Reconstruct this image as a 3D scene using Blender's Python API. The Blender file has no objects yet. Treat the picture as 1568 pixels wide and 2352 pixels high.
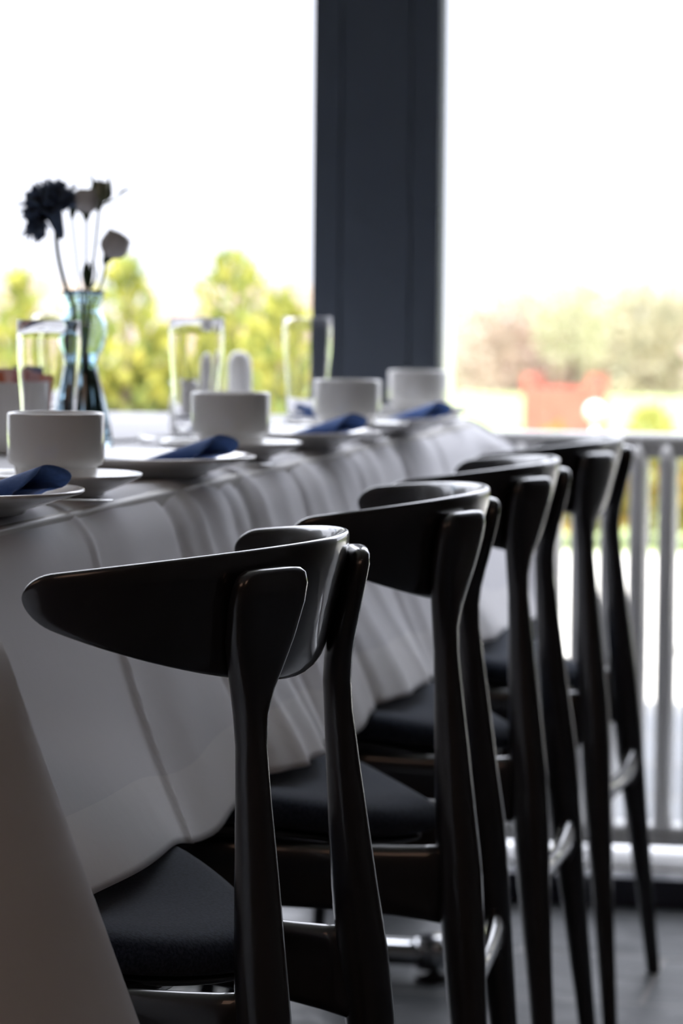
import bpy, bmesh, math, random
from mathutils import Vector, Matrix
random.seed(7)
sc = bpy.context.scene
COL = sc.collection
PI = math.pi

# ------------------------------------------------------------------ camera
cam_d = bpy.data.cameras.new('camera'); cam = bpy.data.objects.new('camera', cam_d); COL.objects.link(cam)
pitch, yaw, roll = math.radians(3.812), math.radians(11.505), math.radians(0.55)
fw = Vector((-math.sin(yaw)*math.cos(pitch), math.cos(yaw)*math.cos(pitch), -math.sin(pitch)))
rt = Vector((math.cos(yaw), math.sin(yaw), 0)); up = rt.cross(fw)
r2 = rt*math.cos(roll)+up*math.sin(roll); u2 = -rt*math.sin(roll)+up*math.cos(roll)
m = Matrix(((r2.x, u2.x, -fw.x), (r2.y, u2.y, -fw.y), (r2.z, u2.z, -fw.z))).to_4x4()
cam.matrix_world = Matrix.Translation((0, 0, .905)) @ m
cam_d.sensor_fit = 'VERTICAL'; cam_d.sensor_height = 36; cam_d.lens = 7360/2352*36
cam_d.clip_end = 500
cam_d.dof.use_dof = True; cam_d.dof.focus_distance = 2.32; cam_d.dof.aperture_fstop = 8.2
sc.camera = cam

# ------------------------------------------------------------------ world, light, exposure
SKY, SKY_LOW = 6.0, 1.8
w = bpy.data.worlds.new('overcast_sky'); sc.world = w; w.use_nodes = True
bg = w.node_tree.nodes['Background']; bg.inputs[0].default_value = (.875, .905, 1.0, 1)
wn = w.node_tree; wtc = wn.nodes.new('ShaderNodeTexCoord'); wsp = wn.nodes.new('ShaderNodeSeparateXYZ'); wmr = wn.nodes.new('ShaderNodeMapRange')
wmr.interpolation_type = 'SMOOTHSTEP'      # overcast: pale at the horizon, much brighter overhead
wmr.inputs['From Min'].default_value = .07; wmr.inputs['From Max'].default_value = .36
wmr.inputs['To Min'].default_value = SKY_LOW; wmr.inputs['To Max'].default_value = SKY
wn.links.new(wtc.outputs['Generated'], wsp.inputs[0]); wn.links.new(wsp.outputs[2], wmr.inputs[0]); wn.links.new(wmr.outputs[0], bg.inputs[1])
sun_d = bpy.data.lights.new('sun', 'SUN'); sun_d.energy = 11.0; sun_d.angle = math.radians(6); sun_d.color = (1, .95, .86)
sun = bpy.data.objects.new('sun', sun_d); COL.objects.link(sun); sun.rotation_euler = (math.radians(38), 0, math.radians(12))
for i, (lx, ly) in enumerate([(-2.6, -.6), (0.6, -.6)]):      # warm ceiling panels of the room behind the camera
    ld = bpy.data.lights.new('ceiling_lamp', 'AREA'); ld.shape = 'RECTANGLE'; ld.size = 1.5; ld.size_y = 1.5
    ld.energy = 9; ld.color = (1, .60, .42)
    lo = bpy.data.objects.new('ceiling_lamp', ld); COL.objects.link(lo); lo.location = (lx, ly, 2.84)
sc.view_settings.view_transform = 'Standard'; sc.view_settings.look = 'None'
sc.view_settings.gamma = 1; sc.view_settings.use_curve_mapping = False; sc.view_settings.exposure = 0.0
sc.cycles.use_denoising = True
sc.cycles.max_bounces = 10; sc.cycles.diffuse_bounces = 5; sc.cycles.glossy_bounces = 5
sc.cycles.transmission_bounces = 10; sc.cycles.transparent_max_bounces = 12
sc.cycles.sample_clamp_indirect = 8

# ------------------------------------------------------------------ materials
def nodes(name):
    mt = bpy.data.materials.new(name); mt.use_nodes = True
    return mt, mt.node_tree, mt.node_tree.nodes['Principled BSDF']
def noise_mix(nt, c1, c2, scale, detail=3, lo=.35, hi=.65, stretch=None, coord='Object'):
    tc = nt.nodes.new('ShaderNodeTexCoord'); n = nt.nodes.new('ShaderNodeTexNoise')
    n.inputs['Scale'].default_value = scale; n.inputs['Detail'].default_value = detail
    if stretch:
        mp = nt.nodes.new('ShaderNodeMapping'); mp.inputs['Scale'].default_value = stretch
        nt.links.new(tc.outputs[coord], mp.inputs[0]); nt.links.new(mp.outputs[0], n.inputs['Vector'])
    else: nt.links.new(tc.outputs[coord], n.inputs['Vector'])
    cr = nt.nodes.new('ShaderNodeValToRGB')
    cr.color_ramp.elements[0].position = lo; cr.color_ramp.elements[1].position = hi
    cr.color_ramp.elements[0].color = (*c1, 1); cr.color_ramp.elements[1].color = (*c2, 1)
    nt.links.new(n.outputs[0], cr.inputs[0])
    return cr, n
def mat(name, c1, c2=None, rough=.5, scale=8, metal=0, bump=0, bscale=None, coat=0, spec=.5, stretch=None, sheen=0, detail=3, coord='Object'):
    mt, nt, b = nodes(name)
    cr, n = noise_mix(nt, c1, c2 or tuple(x*.9 for x in c1), scale, detail, stretch=stretch, coord=coord)
    nt.links.new(cr.outputs[0], b.inputs['Base Color'])
    b.inputs['Roughness'].default_value = rough; b.inputs['Metallic'].default_value = metal
    b.inputs['Specular IOR Level'].default_value = spec
    b.inputs['Coat Weight'].default_value = coat; b.inputs['Sheen Weight'].default_value = sheen
    if bump:
        bp = nt.nodes.new('ShaderNodeBump'); bp.inputs['Strength'].default_value = bump; bp.inputs['Distance'].default_value = .002
        if bscale:
            n = nt.nodes.new('ShaderNodeTexNoise'); n.inputs['Scale'].default_value = bscale; n.inputs['Detail'].default_value = 2
            tc = nt.nodes.new('ShaderNodeTexCoord'); nt.links.new(tc.outputs['Object'], n.inputs['Vector'])
        nt.links.new(n.outputs[0], bp.inputs['Height']); nt.links.new(bp.outputs[0], b.inputs['Normal'])
    return mt
def glass(name, col=(1, 1, 1), rough=0, ior=1.45):
    mt, nt, b = nodes(name)
    b.inputs['Base Color'].default_value = (*col, 1); b.inputs['Transmission Weight'].default_value = 1
    b.inputs['Roughness'].default_value = rough; b.inputs['IOR'].default_value = ior
    return mt
def pane_mat():
    mt = bpy.data.materials.new('window_glass'); mt.use_nodes = True; nt = mt.node_tree; nt.nodes.clear()
    o = nt.nodes.new('ShaderNodeOutputMaterial'); mx = nt.nodes.new('ShaderNodeMixShader')
    t = nt.nodes.new('ShaderNodeBsdfTransparent'); g = nt.nodes.new('ShaderNodeBsdfGlossy'); g.inputs['Roughness'].default_value = .0
    f = nt.nodes.new('ShaderNodeFresnel'); f.inputs[0].default_value = 1.4
    t.inputs[0].default_value = (.97, .97, .975, 1)
    ge = nt.nodes.new('ShaderNodeNewGeometry'); su = nt.nodes.new('ShaderNodeMath'); su.operation = 'SUBTRACT'; su.inputs[0].default_value = 1
    mu = nt.nodes.new('ShaderNodeMath'); mu.operation = 'MULTIPLY'      # the leaving face does not mirror a second time
    nt.links.new(ge.outputs['Backfacing'], su.inputs[1]); nt.links.new(su.outputs[0], mu.inputs[0]); nt.links.new(f.outputs[0], mu.inputs[1])
    nt.links.new(mu.outputs[0], mx.inputs[0]); nt.links.new(t.outputs[0], mx.inputs[1]); nt.links.new(g.outputs[0], mx.inputs[2])
    nt.links.new(mx.outputs[0], o.inputs[0]); return mt
def leaf_mat(name, cols, transl=.35):
    mt, nt, b = nodes(name)
    g = nt.nodes.new('ShaderNodeNewGeometry'); cr = nt.nodes.new('ShaderNodeValToRGB')
    cr.color_ramp.interpolation = 'LINEAR'
    e = cr.color_ramp.elements
    while len(e) < len(cols): e.new(.5)
    for i, c in enumerate(cols): e[i].position = i/(len(cols)-1); e[i].color = (*c, 1)
    nt.links.new(g.outputs['Random Per Island'], cr.inputs[0]); nt.links.new(cr.outputs[0], b.inputs['Base Color'])
    b.inputs['Roughness'].default_value = .6; b.inputs['Specular IOR Level'].default_value = .2
    tr = nt.nodes.new('ShaderNodeBsdfTranslucent'); mx = nt.nodes.new('ShaderNodeMixShader'); mx.inputs[0].default_value = transl
    nt.links.new(cr.outputs[0], tr.inputs[0])
    out = [n for n in nt.nodes if n.type == 'OUTPUT_MATERIAL'][0]
    nt.links.new(b.outputs[0], mx.inputs[1]); nt.links.new(tr.outputs[0], mx.inputs[2]); nt.links.new(mx.outputs[0], out.inputs[0])
    return mt
def cloth_mat():
    mt, nt, b = nodes('white_table_linen')
    uv = nt.nodes.new('ShaderNodeUVMap'); sep = nt.nodes.new('ShaderNodeSeparateXYZ'); nt.links.new(uv.outputs[0], sep.inputs[0])
    # hem: doubled linen below the stitched line (uv.y counts from the table edge down to the hem)
    gt = nt.nodes.new('ShaderNodeMath'); gt.operation = 'GREATER_THAN'; gt.inputs[1].default_value = .80
    nt.links.new(sep.outputs[1], gt.inputs[0])
    cr = nt.nodes.new('ShaderNodeMixRGB'); cr.inputs[1].default_value = (.66, .655, .68, 1); cr.inputs[2].default_value = (.73, .72, .73, 1)
    nt.links.new(gt.outputs[0], cr.inputs[0])
    nt.links.new(cr.outputs[0], b.inputs['Base Color']); b.inputs['Roughness'].default_value = .8
    b.inputs['Specular IOR Level'].default_value = .12; b.inputs['Sheen Weight'].default_value = .04
    tc = nt.nodes.new('ShaderNodeTexCoord'); n = nt.nodes.new('ShaderNodeTexNoise'); n.inputs['Scale'].default_value = 900
    n2 = nt.nodes.new('ShaderNodeTexNoise'); n2.inputs['Scale'].default_value = 14; n2.inputs['Detail'].default_value = 4
    nt.links.new(tc.outputs['Object'], n.inputs['Vector']); nt.links.new(tc.outputs['Object'], n2.inputs['Vector'])
    b1 = nt.nodes.new('ShaderNodeBump'); b1.inputs['Strength'].default_value = .12; b1.inputs['Distance'].default_value = .0006
    b2 = nt.nodes.new('ShaderNodeBump'); b2.inputs['Strength'].default_value = .25; b2.inputs['Distance'].default_value = .006
    nt.links.new(n.outputs[0], b1.inputs['Height']); nt.links.new(n2.outputs[0], b2.inputs['Height'])
    nt.links.new(b2.outputs[0], b1.inputs['Normal']); nt.links.new(b1.outputs[0], b.inputs['Normal'])
    return mt
def slate_mat():
    mt, nt, b = nodes('slate_floor_tiles')
    tc = nt.nodes.new('ShaderNodeTexCoord'); mp = nt.nodes.new('ShaderNodeMapping'); mp.inputs['Rotation'].default_value = (0, 0, 0); mp.inputs['Location'].default_value = (.23, .12, 0)
    br = nt.nodes.new('ShaderNodeTexBrick'); br.offset = .5; br.inputs['Scale'].default_value = 1
    br.inputs['Brick Width'].default_value = .4; br.inputs['Row Height'].default_value = .3; br.inputs['Mortar Size'].default_value = .004
    br.inputs['Color1'].default_value = (.036, .042, .047, 1); br.inputs['Color2'].default_value = (.058, .063, .068, 1); br.inputs['Mortar'].default_value = (.16, .15, .14, 1)
    nt.links.new(tc.outputs['Object'], mp.inputs[0]); nt.links.new(mp.outputs[0], br.inputs['Vector'])
    n = nt.nodes.new('ShaderNodeTexNoise'); n.inputs['Scale'].default_value = 14; n.inputs['Detail'].default_value = 7; n.inputs['Distortion'].default_value = 1.2
    nt.links.new(tc.outputs['Object'], n.inputs['Vector'])
    nt.links.new(br.outputs[0], b.inputs['Base Color'])
    mr = nt.nodes.new('ShaderNodeMapRange'); mr.inputs['To Min'].default_value = .25; mr.inputs['To Max'].default_value = .65
    nt.links.new(n.outputs[0], mr.inputs[0]); nt.links.new(mr.outputs[0], b.inputs['Roughness'])
    bp = nt.nodes.new('ShaderNodeBump'); bp.inputs['Strength'].default_value = .6; bp.inputs['Distance'].default_value = .005
    nt.links.new(n.outputs[0], bp.inputs['Height']); 
    bp2 = nt.nodes.new('ShaderNodeBump'); bp2.inputs['Strength'].default_value = .6; bp2.inputs['Distance'].default_value = .003; bp2.invert = True
    nt.links.new(br.outputs['Fac'], bp2.inputs['Height']); nt.links.new(bp.outputs[0], bp2.inputs['Normal']); nt.links.new(bp2.outputs[0], b.inputs['Normal'])
    return mt
def stripes_mat(name, c1, c2, period):
    mt, nt, b = nodes(name)
    tc = nt.nodes.new('ShaderNodeTexCoord'); br = nt.nodes.new('ShaderNodeTexBrick')
    br.inputs['Scale'].default_value = 1; br.inputs['Brick Width'].default_value = period*2; br.inputs['Row Height'].default_value = period
    br.inputs['Mortar Size'].default_value = .012; br.inputs['Color1'].default_value = (*c1, 1); br.inputs['Color2'].default_value = (*c2, 1)
    br.inputs['Mortar'].default_value = (.16, .15, .13, 1)
    nt.links.new(tc.outputs['Object'], br.inputs['Vector']); nt.links.new(br.outputs[0], b.inputs['Base Color']); b.inputs['Roughness'].default_value = .8
    return mt

M = dict(
    lacquer=mat('black_lacquered_wood', (.011, .012, .015), (.015, .016, .020), rough=.32, scale=30, coat=.8, spec=.5),
    felt=mat('dark_blue_grey_wool', (.008, .014, .027), (.026, .036, .058), rough=.95, scale=420, bump=.15, sheen=.15, spec=.1),
    linen=cloth_mat(), floor=slate_mat(),
    porcelain=mat('white_glazed_porcelain', (.74, .735, .72), (.76, .755, .74), rough=.12, scale=4, coat=.4),
    napkin=mat('navy_blue_napkin', (.070, .145, .38), (.080, .165, .43), rough=.9, scale=300, bump=.15, sheen=.2, spec=.15),
    pillar=mat('dark_slate_blue_paint', (.045, .060, .085), (.050, .066, .092), rough=.5, scale=5),
    alu=mat('pale_silver_frame', (.82, .83, .85), (.78, .79, .81), rough=.18, scale=6, metal=.85),
    gasket=mat('dark_rubber_seal', (.03, .045, .04), rough=.6),
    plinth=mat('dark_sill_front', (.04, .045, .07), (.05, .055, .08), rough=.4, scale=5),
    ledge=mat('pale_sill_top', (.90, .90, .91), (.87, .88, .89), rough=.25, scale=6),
    railing=mat('grey_railing_paint', (.42, .415, .40), (.40, .395, .385), rough=.3, scale=5, coat=.3),
    bars=mat('light_grey_bar_paint', (.78, .77, .75), (.74, .735, .72), rough=.25, scale=5, coat=.5),
    chrome=mat('chrome', (.75, .76, .78), rough=.12, metal=1), steel=mat('polished_steel', (.7, .7, .7), rough=.18, metal=1),
    black=mat('black_plastic', (.012, .012, .014), rough=.5),
    laminate=mat('pale_table_board', (.5, .48, .45), rough=.5),
    glass=glass('clear_glass'), blueglass=glass('pale_blue_glass', (.72, .87, .96)), water=glass('vase_water', (.85, .95, .97), ior=1.33),
    pane=pane_mat(),
    wall=mat('grey_plaster', (.10, .09, .085), (.12, .11, .10), rough=.9, scale=3), ceil=mat('ceiling_paint', (.75, .75, .75), rough=.9),
    bluepetal=mat('dark_blue_petals', (.045, .075, .13), (.075, .11, .18), rough=.8, scale=60, sheen=.1),
    whitepetal=mat('white_rose_petals', (.46, .43, .42), (.58, .56, .54), rough=.7, scale=60),
    budgreen=mat('green_cream_petals', (.16, .17, .085), (.30, .29, .20), rough=.7, scale=70),
    stem=mat('stem_green', (.025, .05, .022), (.045, .075, .03), rough=.6, scale=40),
    paper_o=mat('orange_sachet_paper', (.72, .22, .12), rough=.6), paper_p=mat('pink_sachet_paper', (.75, .40, .42), rough=.6),
    paper_b=mat('blue_sachet_paper', (.16, .22, .42), rough=.6), paper_w=mat('white_sachet_paper', (.75, .74, .74), rough=.6),
    paving=stripes_mat('pale_terrace_paving', (.15, .155, .16), (.125, .13, .135), .42),
    paving2=stripes_mat('cream_gravel_paving', (.62, .60, .55), (.58, .56, .50), .8),
    lawn=mat('lawn_grass', (.20, .27, .09), (.28, .33, .13), rough=.9, scale=3, bump=.3),
    road=mat('pale_asphalt', (.24, .245, .27), (.28, .28, .30), rough=.8, scale=2),
    field=mat('far_meadow', (.20, .20, .11), (.26, .23, .14), rough=.9, scale=.3),
    red=mat('coral_red_painted_wood', (.42, .09, .065), (.46, .11, .08), rough=.5, scale=10),
    bark=mat('brown_bark', (.09, .065, .045), (.14, .10, .07), rough=.9, scale=20),
    white=mat('white_enamel', (.85, .85, .85), rough=.2),
    cypress=leaf_mat('golden_cypress_leaves', [(.15, .21, .06), (.30, .34, .09), (.50, .47, .09), (.24, .29, .09), (.56, .49, .11)]),
    hedge=leaf_mat('autumn_hedge_leaves', [(.12, .15, .03), (.32, .29, .05), (.20, .22, .05), (.42, .24, .05), (.14, .18, .05)]),
    olive=leaf_mat('soft_green_leaves', [(.36, .37, .24), (.45, .43, .29), (.40, .40, .28)]),
    treeA=leaf_mat('hazy_tan_autumn_leaves', [(.46, .38, .31), (.52, .42, .33), (.44, .40, .32)]),  # distance haze is mixed into the pale leaf colours of the three far trees
    treeB=leaf_mat('hazy_russet_autumn_leaves', [(.58, .44, .40), (.60, .48, .43), (.54, .45, .41)]),
    treeC=leaf_mat('hazy_yellow_green_leaves', [(.44, .42, .30), (.50, .46, .31), (.38, .39, .29)]),
)

# ------------------------------------------------------------------ object helpers
def link(name, me, m_=None, parent=None, smooth=True):
    o = bpy.data.objects.new(name, me); COL.objects.link(o)
    if m_: me.materials.append(m_)
    if smooth:
        for p in me.polygons: p.use_smooth = True
    if parent: o.parent = parent
    return o
def pymesh(name, vs, fs): me = bpy.data.meshes.new(name); me.from_pydata(vs, [], fs); me.update(); return me
def tag(o, label, cat, group=None, kind=None):
    o['label'] = label
    if cat: o['category'] = cat
    if group: o['group'] = group
    if kind: o['kind'] = kind
    return o
def thing(name, loc, label, cat, group=None, rz=0):
    o = bpy.data.objects.new(name, None); COL.objects.link(o); o.location = loc; o.rotation_euler = (0, 0, rz); o.empty_display_size = .05
    return tag(o, label, cat, group)
def struct(o): o['kind'] = 'structure'; return o
def dup(root, loc, rz, label):
    r = root.copy(); COL.objects.link(r); r.location = loc; r.rotation_euler = (0, 0, rz); r['label'] = label
    for ch in list(root.children):
        c = ch.copy(); COL.objects.link(c); c.parent = r
        for g in ch.children:
            d = g.copy(); COL.objects.link(d); d.parent = c
    return r
def box(name, lo, hi, m_, parent=None, bev=0.0):
    bm = bmesh.new(); bmesh.ops.create_cube(bm, size=1)
    for v in bm.verts: v.co = Vector([lo[i]+(v.co[i]+.5)*(hi[i]-lo[i]) for i in range(3)])
    if bev: bmesh.ops.bevel(bm, geom=bm.edges[:], offset=bev, segments=3, profile=.5, affect='EDGES')
    me = bpy.data.meshes.new(name); bm.to_mesh(me); bm.free(); return link(name, me, m_, parent, smooth=False)
def rings(vs, fs, secs, closed=True, cap0=True, cap1=True):
    b = len(vs); n = len(secs[0])
    for s in secs: vs += [tuple(p) for p in s]
    for i in range(len(secs)-1):
        for j in range(n if closed else n-1):
            k = (j+1) % n
            fs.append((b+i*n+j, b+i*n+k, b+(i+1)*n+k, b+(i+1)*n+j))
    if cap0: fs.append(tuple(b+j for j in reversed(range(n))))
    if cap1: fs.append(tuple(b+(len(secs)-1)*n+j for j in range(n)))
def loft(name, secs, m_, parent=None, cap=True, sub=0):
    vs, fs = [], []; rings(vs, fs, secs, True, cap, cap)
    me = pymesh(name, vs, fs); bm = bmesh.new(); bm.from_mesh(me); bmesh.ops.recalc_face_normals(bm, faces=bm.faces); bm.to_mesh(me); bm.free()
    o = link(name, me, m_, parent)
    if sub: s = o.modifiers.new('s', 'SUBSURF'); s.levels = s.render_levels = sub
    return o
def lathe(name, prof, m_, parent=None, n=64, loc=(0, 0, 0), wob=None):
    vs, fs = [], []
    secs = []
    for i, (r, z) in enumerate(prof):
        ring = []
        for k in range(n):
            a = 2*PI*k/n; rr = max(r, 1e-5)*(1+(wob(a, z) if wob else 0))
            ring.append((loc[0]+rr*math.cos(a), loc[1]+rr*math.sin(a), loc[2]+z))
        secs.append(ring)
    rings(vs, fs, secs, True, True, True)
    me = pymesh(name, vs, fs); bm = bmesh.new(); bm.from_mesh(me)
    bmesh.ops.remove_doubles(bm, verts=bm.verts, dist=1e-4 if prof[0][0] < 1e-4 else 1e-6)
    bmesh.ops.recalc_face_normals(bm, faces=bm.faces); bm.to_mesh(me); bm.free()
    return link(name, me, m_, parent)
def frame_of(d):
    d = d.normalized(); a = Vector((0, 0, 1)) if abs(d.z) < .9 else Vector((1, 0, 0))
    x = a.cross(d).normalized(); return x, d.cross(x)
def tube(name, pts, rad, m_, parent=None, n=12):
    pts = [Vector(p) for p in pts]; secs = []
    for i, p in enumerate(pts):
        d = pts[min(i+1, len(pts)-1)]-pts[max(i-1, 0)]
        if i == 0: x, y = frame_of(d)
        else:
            d.normalize(); x = (x-d*x.dot(d)).normalized(); y = d.cross(x)
        r = rad[i] if isinstance(rad, (list, tuple)) else rad
        secs.append([p+x*r*math.cos(2*PI*k/n)+y*r*math.sin(2*PI*k/n) for k in range(n)])
    return loft(name, secs, m_, parent)
def smoothstep(a, b, x):
    t = max(0, min(1, (x-a)/(b-a))); return t*t*(3-2*t)
def interp(tab, x):
    if x >= tab[0][0]: return tab[0][1:]
    for a, b in zip(tab, tab[1:]):
        if a[0] >= x >= b[0]:
            t = (a[0]-x)/(a[0]-b[0]); t2 = t
            return tuple(a[i]+(b[i]-a[i])*t2 for i in range(1, len(a)))
    return tab[-1][1:]

# ------------------------------------------------------------------ the room
XL, XR, YB, YW, ZC = -4.2, 2.2, -3.2, 4.74, 2.9
struct(box('floor', (XL, YB, -.08), (XR, YW+.42, 0), M['floor']))
struct(box('ceiling', (XL, YB, ZC), (XR, 4.90, ZC+.1), M['ceil']))
struct(box('wall_left', (XL-.12, YB, -.08), (XL, 5.02, ZC), M['wall']))
struct(box('wall_right', (XR, YB, -.08), (XR+.12, 5.02, ZC), M['wall']))
struct(box('wall_back', (XL-.12, YB-.12, -.08), (XR+.12, YB, ZC), M['wall']))
# raised sill of the glazing: dark upstand and pale top
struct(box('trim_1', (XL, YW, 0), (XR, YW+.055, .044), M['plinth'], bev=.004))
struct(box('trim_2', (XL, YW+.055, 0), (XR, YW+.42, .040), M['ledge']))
# pillar: three flush dark panels with narrow joints
pl = box('trim_3', (-1.031, 4.837, .04), (-.838, 4.90, ZC), M['pillar']); struct(pl)
for px0, px1 in ((-1.033, -.990), (-.988, -.881), (-.879, -.836)):
    box('panel', (px0, 4.830, .04), (px1, 4.838, ZC), M['pillar'], pl, bev=.001)
# windows either side
def window(n, x0, x1):
    r = bpy.data.objects.new('window_%d' % n, None); COL.objects.link(r); struct(r); r.location = (x0, 4.85, .04)
    def b(nm, lo, hi, mm, bev=.002):
        o = box(nm, tuple(lo[i]-r.location[i] for i in range(3)), tuple(hi[i]-r.location[i] for i in range(3)), mm, r, bev); return o
    b('frame', (x0, 4.901, .04), (x0+.055, 5.012, ZC), M['alu'])
    b('frame', (x1-.055, 4.901, .04), (x1, 5.012, ZC), M['alu'])
    b('frame', (x0+.055, 4.838, .04), (x1-.055, 4.866, .046), M['white'])
    b('frame', (x0+.055, 4.838, ZC-.08), (x1-.055, 4.866, ZC), M['alu'])
    b('seal', (x0+.0555, 4.842, .0465), (x0+.060, 4.862, ZC-.081), M['gasket'], 0)
    b('pane', (x0+.0605, 4.849, .0465), (x1-.056, 4.855, ZC-.081), M['pane'], 0)
window(1, -.895, .42)
struct(box('wall_blocker', (.42, 4.90, .04), (XR, 5.02, ZC), M['wall']))  # unseen wall piece added to narrow the window light reaching the near cloth
window(2, XL+.01, -.978)
# ------------------------------------------------------------------ low railing just outside the glass
RX0, RX1, RY = -.80, .40, 4.995
rad = thing('low_railing', (RX0, RY, .04), 'low grey railing of close round bars just outside the right window', 'railing')
L = RX1-RX0
def rbox(nm, lo, hi, bev): return box(nm, lo, hi, M['railing'], rad, bev)
rbox('top_rail', (0, -.032, .622), (L, .038, .660), .014)
rbox('bottom_rail', (0, -.032, .012), (L, .038, .046), .014)
nt_ = int(L/.0455)
for k in range(nt_):
    xk = .03+k*.0455
    vs, fs = [], []
    for yy in (-.022, .028):
        pr = [(.0128, .040), (.0128, .60), (.0122, .615), (.0095, .632), (.004, .642)]
        secs = [[(xk+r*math.cos(2*PI*j/14), yy+r*math.sin(2*PI*j/14)*1.0 - (0.012 if z > .61 and yy < 0 else 0), z) for j in range(14)] for r, z in pr]
        rings(vs, fs, secs)
    link('baluster', pymesh('baluster', vs, fs), M['bars'], rad)
for xk in (.15, L-.2): rbox('foot', (xk, -.02, 0), (xk+.03, .026, .013), .002)

# ------------------------------------------------------------------ table
TX0, TX1, TY0, TY1, TZ = -1.552, -.752, 1.97, 4.735, .7262
tb = thing('folding_table', ((TX0+TX1)/2, (TY0+TY1)/2, 0), 'long table hidden under the white cloth, with chrome feet on levelling pads', 'table')
cx, cy = tb.location.x, tb.location.y
box('tabletop', (TX0-cx+.004, TY0-cy+.004, .699), (TX1-cx-.004, TY1-cy-.004, .7242), M['laminate'], tb, .003)
for yy in (2.62, 4.165):
    lg = tube('leg', [(0, yy-cy, .045), (0, yy-cy, .699)], .022, M['chrome'], tb)
    ft = loft('foot_bar', [[(sx, yy-cy+dy, z) for dy, z in ((-.024, .022), (.024, .022), (.022, .046), (.006, .052), (-.006, .052), (-.022, .046))] for sx in (-.385, .436)], M['chrome'], tb)
    for sx in (-.385, .436):
        tube('end_cap', [(sx, yy-cy, .016), (sx, yy-cy, .054), (sx, yy-cy, .057)], [.027, .027, .022], M['chrome'], ft, 20)
        lathe('glide', [(0, 0), (.026, .0), (.026, .006), (.006, .010), (.005, .022), (0, .022)], M['black'], ft, 20, (sx, yy-cy, 0))

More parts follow.
